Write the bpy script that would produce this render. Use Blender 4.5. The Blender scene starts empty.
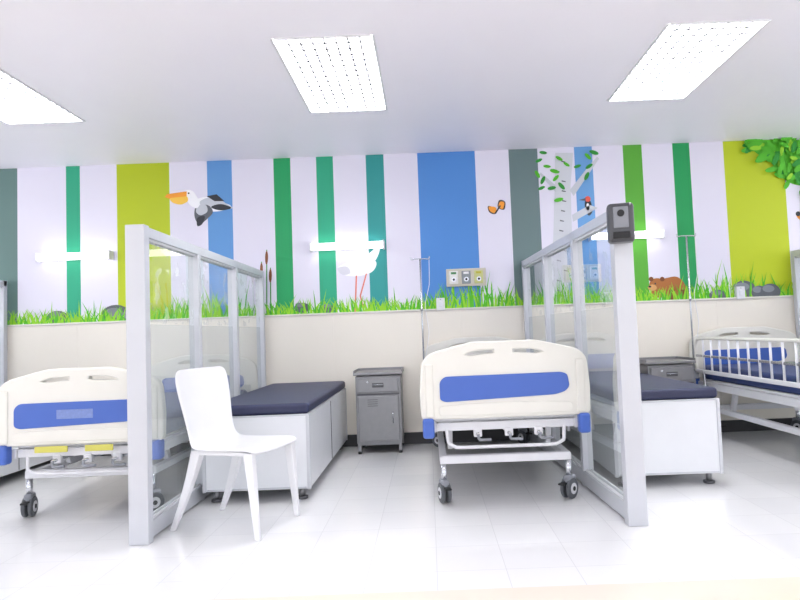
import bpy, bmesh, math, random
from mathutils import Vector, Matrix
random.seed(7)
scene=bpy.context.scene
try:
    scene.view_settings.view_transform='Standard'
except Exception: pass

# ---------------------------------------------------------------- materials
def lin(h):
    h=h.lstrip('#'); c=[int(h[i:i+2],16)/255 for i in (0,2,4)]
    return tuple([x/12.92 if x<=.04045 else ((x+.055)/1.055)**2.4 for x in c]+[1])
MC={}
def mat(name,hexc,rough=.5,metal=0,emis=0,var=.04,scale=6,coat=0,bump=0):
    if name in MC: return MC[name]
    m=bpy.data.materials.new(name); m.use_nodes=True
    nt=m.node_tree; b=nt.nodes['Principled BSDF']; c=lin(hexc)
    b.inputs['Roughness'].default_value=rough; b.inputs['Metallic'].default_value=metal
    if coat: b.inputs['Coat Weight'].default_value=coat
    tc=nt.nodes.new('ShaderNodeTexCoord'); n=nt.nodes.new('ShaderNodeTexNoise'); n.inputs['Scale'].default_value=scale
    n.inputs['Detail'].default_value=3
    nt.links.new(tc.outputs['Object'],n.inputs['Vector'])
    mx=nt.nodes.new('ShaderNodeMix'); mx.data_type='RGBA'
    mx.inputs[6].default_value=tuple([x*(1-var) for x in c[:3]]+[1]); mx.inputs[7].default_value=tuple([min(1,x*(1+var)) for x in c[:3]]+[1])
    nt.links.new(n.outputs['Fac'],mx.inputs[0]); nt.links.new(mx.outputs[2],b.inputs['Base Color'])
    if emis:
        b.inputs['Emission Color'].default_value=c; b.inputs['Emission Strength'].default_value=emis
    if bump:
        bp=nt.nodes.new('ShaderNodeBump'); bp.inputs['Strength'].default_value=bump; bp.inputs['Distance'].default_value=.01
        n2=nt.nodes.new('ShaderNodeTexNoise'); n2.inputs['Scale'].default_value=scale*12
        nt.links.new(tc.outputs['Object'],n2.inputs['Vector'])
        nt.links.new(n2.outputs['Fac'],bp.inputs['Height']); nt.links.new(bp.outputs['Normal'],b.inputs['Normal'])
    MC[name]=m; return m

def glass_mat(name,frost,col='#dfe6e6',etch=False):
    m=bpy.data.materials.new(name); m.use_nodes=True; nt=m.node_tree
    nt.nodes.clear(); out=nt.nodes.new('ShaderNodeOutputMaterial')
    tr=nt.nodes.new('ShaderNodeBsdfTransparent'); tr.inputs[0].default_value=(.95,.985,.975,1)
    gl=nt.nodes.new('ShaderNodeBsdfGlossy'); gl.inputs['Roughness'].default_value=.02
    di=nt.nodes.new('ShaderNodeBsdfDiffuse'); di.inputs[0].default_value=lin(col)
    tl=nt.nodes.new('ShaderNodeBsdfTranslucent'); tl.inputs[0].default_value=lin(col)
    a=nt.nodes.new('ShaderNodeMixShader'); a.inputs[0].default_value=.5
    nt.links.new(di.outputs[0],a.inputs[1]); nt.links.new(tl.outputs[0],a.inputs[2])
    b=nt.nodes.new('ShaderNodeMixShader'); b.inputs[0].default_value=frost
    nt.links.new(tr.outputs[0],b.inputs[1]); nt.links.new(a.outputs[0],b.inputs[2])
    if etch:
        tc=nt.nodes.new('ShaderNodeTexCoord'); n=nt.nodes.new('ShaderNodeTexNoise'); n.inputs['Scale'].default_value=9; n.inputs['Detail'].default_value=4
        rp=nt.nodes.new('ShaderNodeValToRGB'); rp.color_ramp.elements[0].position=.57; rp.color_ramp.elements[1].position=.60
        rp.color_ramp.elements[0].color=(frost,frost,frost,1); rp.color_ramp.elements[1].color=(.3,.3,.3,1)
        nt.links.new(tc.outputs['Object'],n.inputs['Vector']); nt.links.new(n.outputs['Fac'],rp.inputs[0]); nt.links.new(rp.outputs[0],b.inputs[0])
    c=nt.nodes.new('ShaderNodeMixShader')
    lw=nt.nodes.new('ShaderNodeFresnel'); lw.inputs['IOR'].default_value=1.5
    geo=nt.nodes.new('ShaderNodeMath'); geo.operation='MINIMUM'; geo.inputs[1].default_value=.45
    nt.links.new(lw.outputs[0],geo.inputs[0]); nt.links.new(geo.outputs[0],c.inputs[0])
    nt.links.new(b.outputs[0],c.inputs[1]); nt.links.new(gl.outputs[0],c.inputs[2]); nt.links.new(c.outputs[0],out.inputs[0])
    return m

M_white=mat('white_paint_metal','#dcdce0',.35)
M_alum=mat('powder_coated_aluminium','#c3c5cb',.35,.15)
M_chrome=mat('chrome','#c9cbd0',.2,.9)
M_steel=mat('brushed_steel','#88888b',.38,.55,var=.08,scale=20)
M_steel_d=mat('brushed_steel_dark','#58585c',.4,.5)
M_cream=mat('cream_abs_plastic','#e0ded6',.35,coat=.2)
M_blue=mat('blue_plastic','#3c60b4',.4,coat=.2)
M_navy=mat('navy_vinyl','#262b4a',.5,var=.1,scale=12,bump=.15)
M_dkblue=mat('bed_mattress_vinyl','#23356a',.5)
M_black=mat('black_rubber','#1a1b1e',.6)
M_grey=mat('grey_rubber','#55585d',.5)
M_plastic=mat('white_polypropylene','#e4e4e7',.3,coat=.3)
M_lam=mat('white_laminate','#dddfe3',.3,coat=.2)
M_dark=mat('charcoal_plastic','#3e4046',.35,coat=.3)
M_dark2=mat('grey_plastic','#83868d',.35)
M_yel=mat('yellow_tag','#c8c25a',.5)
M_stk=mat('faded_sticker','#7487bd',.5,var=.2,scale=60)
M_lamp=mat('fluorescent_diffuser','#ffffff',.5,emis=23,var=0)
M_lamp2=mat('fluorescent_diffuser_dimmed','#ffffff',.5,emis=11,var=0)
M_tube=mat('wall_lamp_diffuser','#ffffff',.5,emis=4.5,var=0)
M_louv=mat('louver_white','#dddde2',.4)
M_clear=glass_mat('clear_glass',.02,etch=True)
M_clear2=glass_mat('plain_glass',.05)
M_frost=glass_mat('frosted_glass',.42,'#b4baba')

# ---------------------------------------------------------------- helpers
def link(o): scene.collection.objects.link(o); return o
def empty(name,loc=(0,0,0),rz=0):
    e=bpy.data.objects.new(name,None); e.empty_display_size=.1; e.location=loc; e.rotation_euler=(0,0,rz); return link(e)
def meshobj(name,verts,faces,mats,parent=None,midx=None,smooth=False):
    me=bpy.data.meshes.new(name); me.from_pydata([tuple(v) for v in verts],[],faces)
    if not isinstance(mats,(list,tuple)): mats=[mats]
    for m in mats: me.materials.append(m)
    if midx: 
        for p,i in zip(me.polygons,midx): p.material_index=i
    if smooth:
        for p in me.polygons: p.use_smooth=True
    me.update(); o=bpy.data.objects.new(name,me); link(o)
    if parent: o.parent=parent
    return o
def bev(o,w,seg=2):
    if w:
        b=o.modifiers.new('bevel','BEVEL'); b.width=w; b.segments=seg; b.limit_method='ANGLE'; b.angle_limit=math.radians(40)
    return o
def box(p,name,c,s,m,b=.004,rot=None,seg=2):
    x,y,z=[k/2 for k in s]
    v=[(-x,-y,-z),(x,-y,-z),(x,y,-z),(-x,y,-z),(-x,-y,z),(x,-y,z),(x,y,z),(-x,y,z)]
    f=[(0,3,2,1),(4,5,6,7),(0,1,5,4),(1,2,6,5),(2,3,7,6),(3,0,4,7)]
    o=meshobj(name,v,f,m,p); o.location=c
    if rot: o.rotation_euler=rot
    return bev(o,b,seg)
def cyl(p,name,a,b_,r,m,r2=None,seg=24,bw=0):
    a=Vector(a); b_=Vector(b_); r2=r if r2 is None else r2
    d=(b_-a); q=d.to_track_quat('Z','Y'); L=d.length
    v=[];f=[]
    for i in range(seg):
        t=2*math.pi*i/seg; v.append(a+q@Vector((r*math.cos(t),r*math.sin(t),0)))
    for i in range(seg):
        t=2*math.pi*i/seg; v.append(a+q@Vector((r2*math.cos(t),r2*math.sin(t),L)))
    for i in range(seg):
        j=(i+1)%seg; f.append((i,j,seg+j,seg+i))
    f.append(tuple(range(seg))[::-1]); f.append(tuple(range(seg,2*seg)))
    o=meshobj(name,v,f,m,p)
    for k in range(seg): o.data.polygons[k].use_smooth=True
    return bev(o,bw)
def curve_to_mesh(cu,name,m,p,smooth=True):
    tmp=bpy.data.objects.new('tmp',cu); link(tmp)
    dg=bpy.context.evaluated_depsgraph_get(); dg.update()
    me=bpy.data.meshes.new_from_object(tmp.evaluated_get(dg)); me.name=name
    bpy.data.objects.remove(tmp); bpy.data.curves.remove(cu)
    me.materials.clear(); me.materials.append(m)
    for pl in me.polygons: pl.use_smooth=smooth; pl.material_index=0
    o=bpy.data.objects.new(name,me); link(o)
    if p: o.parent=p
    return o
def tube(p,name,pts,r,m,closed=False,smoothpath=False,radii=None):
    cu=bpy.data.curves.new(name,'CURVE'); cu.dimensions='3D'; cu.bevel_depth=r; cu.bevel_resolution=3; cu.use_fill_caps=True
    if smoothpath:
        s=cu.splines.new('NURBS'); s.order_u=3; s.use_endpoint_u=True; s.resolution_u=6
    else: s=cu.splines.new('POLY')
    s.points.add(len(pts)-1)
    for i,q in enumerate(pts):
        s.points[i].co=(*q,1); s.points[i].radius=radii[i] if radii else 1
    s.use_cyclic_u=closed
    return curve_to_mesh(cu,name,m,p)
def roundpoly(pts,r,n=5):
    out=[];N=len(pts)
    for i in range(N):
        p=Vector(pts[i]);a=Vector(pts[i-1]);b=Vector(pts[(i+1)%N])
        da=(a-p);db=(b-p);k=min(r,da.length*.45,db.length*.45)
        s=p+da.normalized()*k;e=p+db.normalized()*k
        for j in range(n+1):
            t=j/n; out.append(tuple(s*(1-t)**2+p*2*t*(1-t)+e*t*t))
    return out
def plate(p,name,outline,holes,th,m,y=0,bd=.004):
    """outline in (x,z), extruded along y"""
    cu=bpy.data.curves.new(name,'CURVE'); cu.dimensions='2D'; cu.fill_mode='BOTH'; cu.extrude=th/2-bd; cu.bevel_depth=bd; cu.bevel_resolution=2
    for pl in [outline]+list(holes):
        s=cu.splines.new('POLY'); s.points.add(len(pl)-1)
        for i,q in enumerate(pl): s.points[i].co=(q[0],q[1],0,1)
        s.use_cyclic_u=True
    o=curve_to_mesh(cu,name,m,p,False)
    o.data.transform(Matrix.Rotation(math.pi/2,4,'X')); o.location=(0,y,0); return o

# ---------------------------------------------------------------- room
WY=5.85; CZ=2.79; ZW=1.26; XL,XR=-7.0,7.0; YB=-3.0
# floor
fm=bpy.data.materials.new('vinyl_tile_floor'); fm.use_nodes=True; nt=fm.node_tree; b=nt.nodes['Principled BSDF']
tc=nt.nodes.new('ShaderNodeTexCoord'); br=nt.nodes.new('ShaderNodeTexBrick'); br.offset=0; br.squash=1
br.inputs['Scale'].default_value=1; br.inputs['Brick Width'].default_value=.305; br.inputs['Row Height'].default_value=.305
br.inputs['Mortar Size'].default_value=.0014; br.inputs['Mortar Smooth'].default_value=.3
br.inputs['Color1'].default_value=lin('#e6e6e7'); br.inputs['Color2'].default_value=lin('#e1e1e3'); br.inputs['Mortar'].default_value=lin('#cbcbce')
nt.links.new(tc.outputs['Object'],br.inputs['Vector'])
n=nt.nodes.new('ShaderNodeTexNoise'); n.inputs['Scale'].default_value=1.6; n.inputs['Detail'].default_value=6; nt.links.new(tc.outputs['Object'],n.inputs['Vector'])
mx=nt.nodes.new('ShaderNodeMix'); mx.data_type='RGBA'; mx.blend_type='MULTIPLY'; mx.inputs[0].default_value=.05
nt.links.new(br.outputs['Color'],mx.inputs[6]); nt.links.new(n.outputs['Fac'],mx.inputs[7]); nt.links.new(mx.outputs[2],b.inputs['Base Color'])
b.inputs['Roughness'].default_value=.14; b.inputs['Coat Weight'].default_value=.4; b.inputs['Coat Roughness'].default_value=.06
fb=mat('beige_floor_tile','#dfd3c6',.2,scale=3)
fl=meshobj('floor',[(XL,YB,0),(XR,YB,0),(XR,2.55,0),(XL,2.55,0),(XR,WY+.1,0),(XL,WY+.1,0),(XL,YB,-.1),(XR,YB,-.1),(XR,WY+.1,-.1),(XL,WY+.1,-.1)],
   [(0,1,2,3),(3,2,4,5),(6,9,8,7),(0,6,7,1),(1,7,8,4,2),(5,9,6,0,3),(4,8,9,5)],[fm,fb],midx=[1,0,0,0,0,0,0])
# ceiling with openings for the recessed troffers
TX=(-5.23,-2.9,-.55,1.76,4.1); TY=(4.06,1.4,-1.3); TW,TL=.6,1.2
M_ceil=mat('ceiling_paint','#f2f0f8',.5,scale=2,var=.02)
gx=sorted([XL,XR]+[c+s*TW/2 for c in TX for s in (-1,1)]); gy=sorted([YB,WY+.1]+[c+s*TL/2 for c in TY for s in (-1,1)])
v=[(x,y,CZ) for y in gy for x in gx]; f=[]
for j in range(len(gy)-1):
    for i in range(len(gx)-1):
        if i%2==1 and j%2==1: continue
        a=j*len(gx)+i; f.append((a,a+len(gx),a+len(gx)+1,a+1))
nb=len(v); v+=[(XL,YB,CZ+.14),(XR,YB,CZ+.14),(XR,WY+.1,CZ+.14),(XL,WY+.1,CZ+.14)]; f.append((nb,nb+1,nb+2,nb+3))
meshobj('ceiling',v,f,M_ceil)

# back wall with painted stripes (the mural artwork is laid out on a flat template, 103.6 units per metre)
def art(px,py,off=0.003):
    u=px-428; v=331-py
    return Vector(((u+.038*v)/103.6, WY-off, 1.06+(v-.038*u)/103.6))
WHT='#e1deec'
stripes=[(-60,'#2a9a94'),(-30,WHT),(-14,'#5f7c78'),(17,WHT),(66,'#26a37c'),(80,WHT),(117,'#b0c00a'),(170,WHT),(208,'#5c94ce'),(233,WHT),(275,'#189c5c'),(292,WHT),
 (318,'#26a37c'),(335,WHT),(368,'#25918e'),(386,WHT),(420,'#4a86cc'),(478,WHT),(512,'#647a7b'),(541,WHT),(578,'#659cd2'),(596,WHT),(627,'#54a62e'),(646,WHT),
 (677,'#0e9751'),(694,WHT),(728,'#b6c610'),(788,WHT),(830,'#5d9add'),(880,WHT),(930,'#14a35c'),(950,WHT)]
xs=[XL]+[art(px,230).x for px,_ in stripes]+[XR]
cols=[WHT]+[c for _,c in stripes]
verts=[];faces=[];mi=[];mats=[];mk={}
for c in cols:
    if c not in mk: mk[c]=len(mats); mats.append(mat('mural_paint_'+c[1:],c,.55,scale=1.5,var=.02))
for x in xs: verts+= [(x,WY,ZW),(x,WY,CZ)]
for i,c in enumerate(cols):
    faces.append((2*i,2*i+2,2*i+3,2*i+1)); mi.append(mk[c])
nb=len(verts); verts+=[(XL,WY,0),(XR,WY,0),(XL,WY+.12,0),(XR,WY+.12,0),(XL,WY+.12,CZ),(XR,WY+.12,CZ)]
last=2*(len(xs)-1)
faces+=[(nb,nb+1,last,0),(nb+2,nb+4,nb+5,nb+3),(nb,0,1,nb+4,nb+2),(nb+1,nb+3,nb+5,last+1,last)]; mi+=[0,0,0,0]
meshobj('wall_back',verts,faces,mats,midx=mi)
M_wain=mat('wainscot_cream','#e8e2d7',.4,scale=1.2,var=.02)
w=empty('trim_wainscot',(0,WY,0))
x=XL
k=0
while x<XR-.01:
    box(w,'panel_%d'%k,(x+.61,-.012,.68),(1.2195,.024,1.15),M_wain,.0008,seg=1); x+=1.22; k+=1
    if x+1.22>XR+.8: break
box(w,'cap',(0,-.018,ZW),(14,.036,.018),mat('wainscot_cap','#d8d4cc',.4),.003)
box(None,'baseboard_back',(0,WY-.018,.055),(14,.034,.11),mat('black_vinyl_base','#242427',.45),.004)

# ---------------------------------------------------------------- mural figures
mural=empty('wall_mural',(0,0,0))
def shape(name,polys):
    """polys: list of (points, material). later ones lie on top"""
    v=[];f=[];mi=[];ms=[]
    for i,(pts,m) in enumerate(polys):
        if m not in ms: ms.append(m)
        s=len(v); v+=[art(x,y,.002+.0003*i) for x,y in pts]
        f.append(tuple(range(s,s+len(pts)))); mi.append(ms.index(m))
    me=meshobj(name,v,f,ms,mural,midx=mi); return me
def ell(cx,cy,rx,ry,n=20,a=0):
    return [(cx+rx*math.cos(t)*math.cos(a)-ry*math.sin(t)*math.sin(a), cy+rx*math.cos(t)*math.sin(a)+ry*math.sin(t)*math.cos(a)) for t in [2*math.pi*i/n for i in range(n)]]
def sm(pts,n=4): return roundpoly([Vector(p) for p in pts],50,n)
G=[mat('leaf_light','#8fce28',.6),mat('leaf_mid','#4fb420',.6),mat('leaf_dark','#268f2c',.6)]
P_or=mat('paint_orange','#f09a2c',.6);P_br=mat('paint_brown','#a8672f',.6);P_brd=mat('paint_dark_brown','#7a4520',.6);P_bk=mat('paint_black','#2c2f36',.6)
P_w=mat('paint_white','#f4f4f8',.6);P_rd=mat('paint_red','#dd5a4a',.6);P_gy=mat('paint_grey','#5b5f66',.6);P_lg=mat('paint_light_grey','#c4c8cf',.6);P_yl=mat('paint_yellow','#f3c34a',.6)
P_trunk=mat('paint_bark','#cdd0d6',.6); P_pr=mat('paint_pale_red','#e0806e',.6); P_sh=mat('paint_feather_shade','#d3d2dc',.6)
# grass
v=[];f=[];mi=[]
x=XL+.1
zt=ZW+.006
while x<XR-.1:
    for _ in range(3):
        h=random.uniform(.07,.2)*(1.3 if math.sin(x*2.3)+math.sin(x*5.1)>.2 else .8); wd=random.uniform(.012,.022); ln=random.uniform(-.09,.09)
        if random.random()<.06: h*=1.6
        bx=x+random.uniform(-.015,.015); y=WY-.002-random.random()*.004
        s=len(v)
        v+=[(bx-wd/2,y,zt),(bx+wd/2,y,zt),(bx+wd/2*.7+ln*.35,y,zt+h*.55),(bx-wd/2*.7+ln*.35,y,zt+h*.55),(bx+ln,y,zt+h)]
        f+=[(s,s+1,s+2,s+3),(s+3,s+2,s+4)]; q=random.choice([0,0,0,1,1]); mi+=[q,q]
    x+=.022
meshobj('grass',v,f,G,mural,midx=mi)
def rocks():
    P=[]
    for cx,cy,rx,ry in [(60,318,11,7),(118,316,15,11),(131,318,9,8),(303,308,8,5),(330,309,6,4),(716,296,9,6),(742,290,12,9),(757,293,8,7),(768,292,10,8)]:
        P.append((ell(cx,cy,rx,ry),P_gy)); P.append((ell(cx-2,cy-3,rx*.6,ry*.45),mat('rock_light','#7d828a',.6)))
    shape('rocks',P)
rocks()
shape('pelican',[
 (sm([(192,200),(205,196),(216,200),(233,206),(222,211),(207,212),(196,210)]),P_w),
 (sm([(196,203),(206,197),(218,198),(228,205),(234,208),(222,210),(208,208)]),P_lg),
 (sm([(208,207),(220,203),(234,208),(220,211)]),P_bk),
 (sm([(194,206),(208,204),(214,212),(206,220),(199,226),(194,218)]),P_gy),
 (sm([(197,205),(206,204),(208,212),(200,216),(195,212)]),P_lg),
 (sm([(196,217),(206,215),(202,225),(197,227)]),P_bk),
 ([(206,196),(216,194),(224,201),(214,201)],P_bk),
 (sm([(186,192),(192,190),(196,196),(200,203),(197,209),(190,206),(186,200)]),P_w),
 (ell(188,194,5,4.5),P_w),
 ([(186,191),(166,194),(164,197),(170,199),(186,197)],P_or),
 (sm([(187,196),(168,198),(172,203),(181,205),(188,201)]),P_yl),
 (ell(188,193,1,1,8),P_bk)])
shape('stork',[
 (sm([(336,268),(350,262),(366,256),(378,262),(374,272),(360,277),(344,276)]),P_w),
 (sm([(336,268),(348,266),(352,274),(342,276)]),P_sh),
 (sm([(366,256),(374,250),(377,242),(381,245),(379,254),(374,264)]),P_w),
 ([(356,276),(357.4,276),(356.4,312),(355,312)],P_pr),
 ([(366,274),(367.4,274),(361.5,296),(365.5,312),(364,312),(360,296)],P_pr)])
shape('butterfly',[
 (sm([(497,208),(487,205),(489,213),(496,215)]),P_bk),(sm([(497,207),(488,206),(490,212),(496,214)]),P_or),
 (sm([(497,208),(499,199),(506,201),(505,211)]),P_bk),(sm([(498,207),(500,201),(505,202),(503,210)]),P_or),
 ([(494,214),(500,205),(501,206),(496,214)],P_bk)])
shape('orange_bird',[(sm([(795,216),(800,210),(808,212),(812,220),(802,222)]),P_or),(ell(798,214,2.5,2.5,10),P_bk)])
shape('bear',[
 (sm([(652,282),(662,279),(676,276),(684,284),(685,298),(650,298),(648,290)]),P_br),
 (ell(656,285,8,6.5),P_br),(ell(650,279.5,2.4,2.4,10),P_brd),(ell(661,279.5,2.4,2.4,10),P_brd),
 (ell(651,288,4.5,3.2,12),mat('paint_tan','#cf9a5e',.6)),(ell(648.5,287,1.5,1.1,8),P_bk),(ell(654,284,.9,.9,8),P_bk),
 ([(668,290),(673,290),(674,300),(668,300)],P_brd),([(679,290),(684,290),(684,300),(679,300)],P_brd)])
cat=[]
for cx,ty in [(262,262),(267,250),(271,268)]:
    cat.append(([(cx-.5,ty),(cx+.5,ty),(cx+1.5,314),(cx+.3,314)],G[2])); cat.append((ell(cx,ty+8,1.5,7,12),P_brd))
shape('cattails',cat)
tree=[([(556,152),(574,152),(571,185),(572,240),(576,305),(548,305),(553,240),(555,190)],P_trunk),
 ([(556,185),(541,172),(540,174),(556,192)],P_lg),([(570,190),(590,165),(598,156),(600,158),(574,196)],P_lg),([(572,215),(590,205),(598,208),(573,222)],P_lg)]
for i in range(14):
    y=160+i*10; x0=556+random.random()*8
    tree.append(([(x0,y),(x0+4,y+1),(x0+4,y+2),(x0,y+1.3)],P_gy))
def leaf(cx,cy,a,L,m): return (ell(cx,cy,L,L*.42,10,a),m)
for cx,cy in [(545,152),(540,160),(546,166),(538,174),(544,180),(550,188),(541,188),(558,178),(558,158),(566,164),(553,171),(588,156),(591,166),(586,176),(594,152),(578,166),(560,186),(557,200)]:
    tree.append(leaf(cx+random.uniform(-2,2),cy,random.uniform(-1.2,1.2),random.uniform(3.6,5.0),random.choice(G[1:])))
shape('birch_tree',tree)
shape('woodpecker',[(sm([(585,200),(591,200),(593,212),(589,217),(585,210)]),P_bk),(ell(588,199,3,3,10),P_rd),([(586,198),(579,200),(586,201)],P_gy),(ell(588,207,1.6,4,10),P_w)])
fol=[(sm([(750,139),(756,152),(772,160),(780,176),(796,186),(830,184),(860,139)]),G[1])]
for i in range(420):
    cx=random.uniform(744,860); cy=random.uniform(137,196)
    if cy>148+(cx-744)*.9: continue
    fol.append(leaf(cx,cy,random.uniform(-1.5,1.5),random.uniform(4,7),random.choice([G[0],G[1],G[1],G[1],G[2]])))
fol=fol[:190]
fol.insert(0,([(800,175),(806,160),(812,300),(798,300)],P_trunk))
shape('tree_foliage',fol)

# ---------------------------------------------------------------- recessed ceiling troffers
def troffer(cx,cy):
    r=empty('ceiling_light',(cx,cy,CZ))
    W,L=TW,TL; fr=.016
    for s in (-1,1):
        box(r,'frame_side_%d'%(s+2),(s*(W/2-fr/2+.004),0,.042),(fr,L,.10),M_white,.003)
        box(r,'frame_end_%d'%(s+2),(0,s*(L/2-fr/2+.004),.042),(W-2*fr,fr,.10),M_white,.003)
    box(r,'diffuser',(0,0,.082),(W-2*fr,L-2*fr,.008),M_lamp if cy>3 else M_lamp2,0)
    v=[];f=[]
    def bl(x0,x1,y0,y1):
        s=len(v)
        for z,kx in ((.004,1),(.009,.9),(.034,.12)):
            mxx,myy=(x0+x1)/2,(y0+y1)/2
            if x1-x0<y1-y0: a,b_=mxx-(x1-x0)/2*kx,mxx+(x1-x0)/2*kx; c,d=y0,y1
            else: a,b_=x0,x1; c,d=myy-(y1-y0)/2*kx,myy+(y1-y0)/2*kx
            v.extend([(a,c,z),(b_,c,z),(b_,d,z),(a,d,z)])
        f.append((s,s+3,s+2,s+1)); f.append((s+8,s+9,s+10,s+11))
        for q in (0,4):
            for j in range(4): f.append((s+q+j,s+q+(j+1)%4,s+q+4+(j+1)%4,s+q+4+j))
    nx,ny=8,15
    for i in range(1,nx):
        x=-W/2+fr+i*(W-2*fr)/nx; bl(x-.006,x+.006,-L/2+fr,L/2-fr)
    for i in range(1,ny):
        y=-L/2+fr+i*(L-2*fr)/ny; bl(-W/2+fr,W/2-fr,y-.010,y+.010)
    meshobj('louver_grid',v,f,M_louv,r)
for cx in TX:
    for cy in TY: troffer(cx,cy)

# ---------------------------------------------------------------- wall lamps
for cx in (-3.35,-.74,1.93):
    r=empty('wall_lamp',(cx,WY,1.90))
    box(r,'backplate',(0,-.022,0),(.70,.044,.05),M_white,.006)
    o=cyl(r,'diffuser_tube',(-.34,-.062,0),(.34,-.062,0),.034,M_tube,bw=.006)
    for s in (-1,1): box(r,'end_cap_%d'%(s+2),(s*.348,-.05,0),(.016,.09,.085),M_white,.006)

# ---------------------------------------------------------------- outlet panel & switches
r=empty('medical_gas_outlet_panel',(.385,WY,1.56))
box(r,'plate',(0,-.012,0),(.38,.022,.17),mat('beige_panel','#c6c1b2',.4),.005)
for i,c in enumerate(['#e0e0dc','#868d91','#c3c684']):
    m=mat('outlet_%d'%i,c,.4)
    box(r,'outlet_%d'%i,(-.12+.12*i,-.028,0),(.085,.012,.125),m,.006)
    cyl(r,'socket_%d'%i,(-.12+.12*i,-.034,-.02),(-.12+.12*i,-.048,-.02),.022,M_chrome)
    cyl(r,'socket_hole_%d'%i,(-.12+.12*i,-.048,-.02),(-.12+.12*i,-.050,-.02),.011,M_black)
    box(r,'label_%d'%i,(-.12+.12*i,-.035,.042),(.05,.003,.02),mat('label_%d'%i,['#3f7f4a','#e8e8e8','#b9b23a'][i],.5),0)
for cx,cz in ((.13,1.31),(2.99,1.31)):
    r=empty('wall_switch',(cx,WY,cz))
    box(r,'plate',(0,-.026,0),(.08,.05,.12),M_white,.004); box(r,'rocker',(0,-.053,0),(.03,.008,.05),M_lam,.003)
    box(r,'screw_strip',(0,-.052,.045),(.012,.003,.006),M_steel,0)

# ---------------------------------------------------------------- glass partitions
def partition(x0,x1,y0=3.24,y1=5.80,H=1.69):
    ang=math.atan2(x1-x0,y1-y0); L=math.hypot(x1-x0,y1-y0)
    r=empty('glass_partition',(x0,y0,0),-ang)
    n=3; T=.07
    for i in range(n+1):
        y=i*(L-.05)/n+.025
        if i==0: box(r,'post_0',(0,.03,H/2),(.105,.06,H),M_alum,.004)
        else: box(r,'post_%d'%i,(0,y,H/2),(T,.05,H),M_alum,.004)
    box(r,'top_rail',(0,L/2+.03,H-.03),(T,L-.07,.058),M_alum,.004)
    box(r,'bottom_rail',(0,L/2+.03,.055),(T,L-.07,.09),M_alum,.004)
    for i in range(n):
        a=i*(L-.05)/n+(.065 if i==0 else .052); b_=(i+1)*(L-.05)/n-.002
        yc=(a+b_)/2; l=b_-a
        for nm,z0,z1,m in (('glass_upper_%d',1.16,H-.06,M_clear),('glass_frosted_%d',.50,1.157,M_frost),('glass_lower_%d',.10,.497,M_clear2)):
            meshobj(nm%i,[(0,a,z0),(0,b_,z0),(0,b_,z1),(0,a,z1)],[(0,1,2,3)],m,r)
        for s in (-1,1):
            box(r,'bead_top_%d_%d'%(i,s+2),(s*.016,yc,H-.065),(.01,l,.014),M_white,0)
            box(r,'bead_bottom_%d_%d'%(i,s+2),(s*.016,yc,.105),(.01,l,.014),M_white,0)
    return r
partition(-1.55,-1.58)
rp=partition(1.06,.95)
partition(3.62,3.52)
partition(-4.03,-4.03)
# soap dispenser fixed on the post of right partition
d=empty('wall_dispenser',(1.045,3.235,1.585),math.radians(-14))
box(d,'body',(0,-.055,0),(.135,.10,.205),M_dark,.022,seg=4)
box(d,'front_window',(0,-.108,.025),(.075,.008,.11),M_dark2,.01)
box(d,'push_lever',(0,-.108,-.068),(.09,.016,.035),M_black,.006)
cyl(d,'lens',(0,-.11,.045),(0,-.118,.045),.018,M_black)
box(d,'bracket',(.03,-.004,0),(.07,.012,.15),M_steel,.002)

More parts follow.
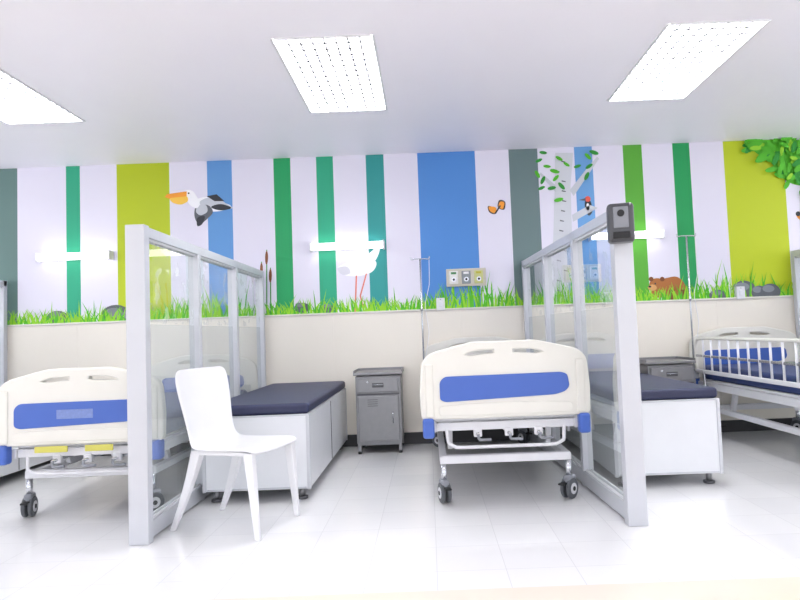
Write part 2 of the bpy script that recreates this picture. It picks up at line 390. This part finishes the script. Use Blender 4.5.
# ---------------------------------------------------------------- beds
def caster(root,i,x,y,rz):
    c=empty('caster_%d'%i,(x,y,0),rz); c.parent=root
    for s in (-1,1):
        cyl(c,'tyre_%d'%(s+2),(s*.008,0,.062),(s*.030,0,.062),.062,M_grey,bw=.006,seg=28)
        cyl(c,'hub_%d'%(s+2),(s*.030,0,.062),(s*.034,0,.062),.034,M_white,bw=.002)
        cyl(c,'hub_cap_%d'%(s+2),(s*.034,0,.062),(s*.037,0,.062),.014,M_black)
    box(c,'fork',(0,.006,.118),(.05,.085,.05),M_dark2,.014)
    cyl(c,'stem',(0,0,.12),(0,0,.235),.018,M_chrome)
    box(c,'brake_pedal',(0,-.075,.10),(.04,.05,.012),M_black,.004)
def hospital_bed(cx,y0,dz=0,rails='down',tags=False,pole=1.74,ya=.50):
    r=empty('hospital_bed',(cx,y0,0))
    def bd(name,y,front):
        out=[(-.5,.535),(.5,.535),(.505,.70),(.49,.87),(.44,.915),(.30,.95),(.19,.975),(-.19,.975),(-.30,.95),(-.44,.915),(-.49,.87),(-.505,.70)]
        out=[(a,b_+dz) for a,b_ in out]; out=roundpoly([Vector(p) for p in out],.03,4)
        holes=[]
        for s in (-1,1):
            h=[(s*.05,.905+dz),(s*.20,.893+dz),(s*.255,.905+dz),(s*.235,.922+dz),(s*.17,.94+dz),(s*.05,.942+dz)]
            holes.append(roundpoly([Vector(p) for p in h],.015,3))
        plate(r,name,out,holes,.05,M_cream,y,.010)
        sgn=-1 if front else 1
        bp=[(-.39,.645),(-.36,.632),(.30,.655),(.36,.672),(.385,.70),(.375,.77),(.34,.782),(-.36,.778),(-.39,.75)]
        plate(r,name+'_blue_panel',roundpoly([Vector((a,b_+dz)) for a,b_ in bp],.025,4),[],.012,M_blue,y+sgn*.028,.003)
        if not front: plate(r,name+'_blue_panel_inner',roundpoly([Vector((a,b_+dz)) for a,b_ in bp],.025,4),[],.012,M_blue,y-.028,.003)
        pl=[(-.40,.55),(.40,.55),(.40,.60),(.2,.612),(-.2,.612),(-.40,.60)]
        plate(r,name+'_lower_rib',roundpoly([Vector((a,b_+dz)) for a,b_ in pl],.02,3),[],.014,M_cream,y+sgn*.027,.004)
        for s in (-1,1):
            box(r,name+'_bumper_%d'%(s+2),(s*.468,y+sgn*.012,.475+dz),(.07,.07,.12),M_blue,.018,seg=3)
            box(r,name+'_pillar_%d'%(s+2),(s*.455,y+sgn*.026,.70+dz),(.05,.018,.32),M_cream,.008)
    bd('footboard',0,True); bd('headboard',2.06,False)
    zf=.47+dz
    for s in (-1,1):
        box(r,'side_beam_%d'%(s+2),(s*.44,1.03,zf),(.04,2.0,.06),M_white,.006)
        box(r,'base_beam_%d'%(s+2),(s*.385,1.03,.255),(.045,1.86,.045),M_white,.006)
        for k,y in enumerate((.42,1.62)):
            box(r,'lift_arm_%d_%d'%(s+2,k),(s*.33,y,(.27+zf)/2),(.035,.05,zf-.25),M_white,.006,rot=(math.radians(22),0,0))
    for k,y in enumerate((.06,.7,1.35,1.98)): box(r,'cross_beam_%d'%k,(0,y,zf),(.84,.04,.05),M_white,.006)
    for k,y in enumerate((.10,1.92)): box(r,'base_cross_%d'%k,(0,y,.262),(.80,.05,.05),M_white,.008)
    tube(r,'foot_hoop',[(-.36,.05,zf-.01),(-.35,.03,zf-.10),(-.30,.03,zf-.125),(.30,.03,zf-.125),(.35,.03,zf-.10),(.36,.05,zf-.01)],.011,M_white,smoothpath=True)
    box(r,'deck',(0,1.03,zf+.04),(.86,1.94,.02),M_white,.004)
    box(r,'mattress',(0,1.03,zf+.115),(.86,1.94,.13),M_dkblue,.035,seg=4)
    for k,x in enumerate((-.17,.02,.2)):
        cyl(r,'crank_shaft_%d'%k,(x,.62,zf-.045),(x,-.015,zf-.045),.010,M_chrome)
        tube(r,'crank_handle_%d'%k,[(x,-.015,zf-.045),(x,-.02,zf-.065),(x+.01,-.02,zf-.075),(x+.075,-.02,zf-.075)],.009,M_dark2)
        box(r,'crank_guide_%d'%k,(x,.04,zf-.04),(.05,.03,.05),M_white,.006)
    cyl(r,'actuator_1',(.05,.3,zf-.06),(.05,1.2,zf-.12),.03,M_white); cyl(r,'torsion_bar',(-.4,.62,zf-.05),(.4,.62,zf-.05),.018,M_white)
    if tags:
        for k,(x,wd) in enumerate(((-.16,.20),(.13,.17))): box(r,'yellow_tag_%d'%k,(x,-.042,.483+dz+.02),(wd,.01,.038),M_yel,.004)
        box(r,'faded_sticker',(-.02,-.035,.71+dz),(.22,.003,.055),M_stk,0)
    i=0
    for x in (-.385,.385):
        for y in (.10,1.92):
            caster(r,i,x,y,[.25,1.1,-.75,.6][i]); i+=1
    for s in (-1,1):
        zt,zb=(.90,.58) if rails=='up' else (.52,.34)
        X=s*.485
        yb=1.98
        p,q=ya,yb
        tube(r,'rail_top_%d'%(s+2),[(X,p,zb+.02),(X,p,zt-.06),(X,p+.05,zt),(X,q-.05,zt),(X,q,zt-.06),(X,q,zb+.02)],.014,M_cream,smoothpath=True)
        box(r,'rail_mid_%d'%(s+2),(X,(p+q)/2,zb+(zt-zb)*.5),(.014,q-p,.022),M_chrome,.004)
        box(r,'rail_bottom_%d'%(s+2),(X,(p+q)/2,zb+.02),(.022,q-p+.04,.035),M_white,.006)
        nbar=int((q-p)/.155)
        for j in range(1,nbar):
            yy=p+(q-p)*j/nbar; cyl(r,'rail_bar_%d_%d'%(s+2,j),(X,yy,zb+.02),(X,yy,zt),.009,M_white,seg=12)
        for j,yy in enumerate((p+.15,q-.15)):
            tube(r,'rail_bracket_%d_%d'%(s+2,j),[(s*.45,yy,zf),(X,yy,zf),(X,yy,zb+.02)],.014,M_chrome)
    if pole:
        X=-.50;Y=2.0;P=pole
        cyl(r,'iv_pole',(X,Y,.45),(X,Y,P),.008,M_chrome,seg=12)
        for s in (-1,1): tube(r,'iv_hook_%d'%(s+2),[(X,Y,P),(X+s*.05,Y,P),(X+s*.085,Y,P-.005),(X+s*.09,Y,P+.02)],.006,M_chrome,smoothpath=True)
        box(r,'iv_clamp',(X+.01,Y,.56),(.05,.04,.07),M_dark2,.006)
        cyl(r,'iv_collar',(X,Y,1.25),(X,Y,1.29),.013,M_chrome,seg=12)
        tube(r,'iv_line',[(X+.085,Y,P-.01),(X+.08,Y-.01,1.5),(X+.03,Y-.02,1.3),(X+.06,Y-.02,1.05),(X+.02,Y-.02,.8)],.003,M_white,smoothpath=True)
    return r
hospital_bed(.45,3.72)
hospital_bed(-2.14,3.76,dz=-.07,tags=True,pole=0)
hospital_bed(2.96,3.70,rails='up',pole=1.86,ya=.12)

# ---------------------------------------------------------------- benches
def bench(cx,y0,w=.70,l=1.79):
    r=empty('companion_couch',(cx,y0,0))
    box(r,'body',(0,l/2,.31),(w-.01,l-.01,.47),M_lam,.006)
    for s in (-1,1):
        for k,y in enumerate((.012,l-.012)):
            box(r,'corner_strip_%d_%d'%(s+2,k),(s*(w/2-.012),y,.31),(.024,.024,.476),M_alum,.003)
        box(r,'side_seam_%d'%(s+2),(s*(w/2-.004),l/2,.31),(.004,.006,.45),M_steel_d,0)
        for k,y in enumerate((.07,l-.07)):
            cyl(r,'foot_%d_%d'%(s+2,k),(s*(w/2-.07),y,.012),(s*(w/2-.07),y,.08),.018,M_steel)
            cyl(r,'foot_pad_%d_%d'%(s+2,k),(s*(w/2-.07),y,0),(s*(w/2-.07),y,.018),.036,M_steel_d,bw=.004)
    box(r,'top_edge',(0,l/2,.548),(w,l,.012),M_alum,.003)
    box(r,'cushion',(0,l/2,.589),(w-.01,l-.01,.07),M_navy,.022,seg=4)
    box(r,'front_plinth',(0,.0,.085),(w-.06,.008,.012),M_alum,.002)
bench(-1.14,3.98)
bench(1.52,3.98)
bench(-3.63,4.0)

# ---------------------------------------------------------------- lockers
def locker(cx,w=.42):
    r=empty('bedside_cabinet',(cx,5.42,0)); D=.38
    box(r,'carcass',(0,D/2,.385),(w-.02,D-.01,.59),M_steel,.004)
    box(r,'top',(0,D/2,.70),(w+.015,D+.015,.022),M_steel,.005)
    for s in (-1,1): box(r,'top_lip_%d'%(s+2),(s*(w/2+.002),D/2,.72),(.008,D,.025),M_steel,.002)
    box(r,'top_lip_back',(0,D-.002,.72),(w,.008,.025),M_steel,.002)
    box(r,'drawer',(0,-.006,.60),(w-.06,.018,.12),M_steel,.006)
    box(r,'door',(0,-.006,.31),(w-.06,.018,.39),M_steel,.006)
    box(r,'shadow_gap',(0,.001,.52),(w-.05,.012,.012),M_steel_d,0)
    box(r,'drawer_handle_recess',(0,-.016,.60),(.10,.004,.04),M_steel_d,.006)
    tube(r,'drawer_handle',[(-.045,-.014,.605),(-.045,-.032,.605),(.045,-.032,.605),(.045,-.014,.605)],.005,M_chrome)
    tube(r,'door_handle',[(w*.30,-.014,.36),(w*.30,-.032,.36),(w*.30,-.032,.27),(w*.30,-.014,.27)],.005,M_chrome)
    cyl(r,'lock',(-.09,-.014,.63),(-.09,-.022,.63),.008,M_chrome)
    for k in range(4): box(r,'door_vent_%d'%k,(-.05,-.016,.42+.018*k),(.09,.003,.005),M_steel_d,0)
    for s in (-1,1):
        for k,y in enumerate((.025,D-.025)):
            box(r,'leg_%d_%d'%(s+2,k),(s*(w/2-.03),y,.055),(.03,.03,.07),M_steel,.003)
            cyl(r,'leg_tip_%d_%d'%(s+2,k),(s*(w/2-.03),y,0),(s*(w/2-.03),y,.025),.016,M_black)
    box(r,'skirt',(0,.012,.09),(w-.04,.012,.03),M_steel,.002)
locker(-.46); locker(2.135,.43)

# ---------------------------------------------------------------- chair
ch=empty('plastic_chair',(-1.09,3.545,0),math.radians(-20.3))
prof=[(.225,.432,.41),(.222,.448,.44),(.19,.458,.455),(.10,.456,.46),(0,.451,.46),(-.10,.449,.455),(-.165,.453,.44),(-.200,.472,.41),(-.218,.508,.39),(-.231,.56,.39),(-.246,.64,.41),(-.264,.73,.435),(-.279,.80,.445),(-.289,.85,.44),(-.294,.880,.41),(-.296,.892,.35)]
nU=14; v=[];f=[]
for (x,z,wd) in prof:
    for j in range(nU+1):
        t=j/nU*2-1; hw=wd/2
        dish=.010*(1-t*t)
        if z<.47 and x>-.18: v.append((x,t*hw,z-dish+.006))
        else: v.append((x-.028*(1-t*t)+.01,t*hw,z))
for i in range(len(prof)-1):
    for j in range(nU):
        a=i*(nU+1)+j; f.append((a,a+1,a+nU+2,a+nU+1))
o=meshobj('seat_shell',v,f,M_plastic,ch,smooth=True)
s=o.modifiers.new('solid','SOLIDIFY'); s.thickness=.014; s.offset=0
s=o.modifiers.new('sub','SUBSURF'); s.levels=2; s.render_levels=2
def leg(name,a,b_,w0,w1):
    a=Vector(a);b_=Vector(b_);vv=[]
    n=6
    for k in range(n+1):
        t=k/n; c=a.lerp(b_,t); c.x+= .012*math.sin(math.pi*t)*(1 if b_.x<a.x else 0)
        w=w0*(1-t)+w1*t
        vv+=[(c.x-w/2,c.y-w*.38,c.z),(c.x+w/2,c.y-w*.38,c.z),(c.x+w/2,c.y+w*.38,c.z),(c.x-w/2,c.y+w*.38,c.z)]
    ff=[(3,2,1,0),(4*n,4*n+1,4*n+2,4*n+3)]
    for k in range(n):
        for j in range(4):
            ff.append((4*k+j,4*k+(j+1)%4,4*k+4+(j+1)%4,4*k+4+j))
    vv=[Vector(q) for q in vv]
    o=meshobj(name,vv,ff,M_plastic,ch); bev(o,.006,3)
leg('leg_1',(.19,-.195,.445),(.255,-.225,.0),.055,.030)
leg('leg_2',(.185,.195,.445),(.215,.21,.0),.055,.030)
leg('leg_3',(-.16,-.18,.445),(-.325,-.205,.0),.065,.030)
leg('leg_4',(-.15,.185,.445),(-.32,.20,.0),.065,.030)
for s in (-1,1): box(ch,'side_rib_%d'%(s+2),(.02,s*.195,.436),(.35,.018,.025),M_plastic,.006)
box(ch,'front_rib',(.19,0,.434),(.018,.39,.024),M_plastic,.006)

# ---------------------------------------------------------------- world, camera
wd=bpy.data.worlds.new('world'); scene.world=wd; wd.use_nodes=True
wd.node_tree.nodes['Background'].inputs[0].default_value=(.93,.95,1,1); wd.node_tree.nodes['Background'].inputs[1].default_value=2.0
cam=bpy.data.cameras.new('camera'); co=bpy.data.objects.new('camera',cam); link(co)
cam.sensor_width=36; cam.lens=610/800*36; cam.shift_x=-.0335
co.matrix_world=Matrix.Translation((0,0,1.06))@Matrix.Rotation(math.radians(90+2.91),4,'X')@Matrix.Rotation(math.radians(-2.18),4,'Z')
scene.camera=co
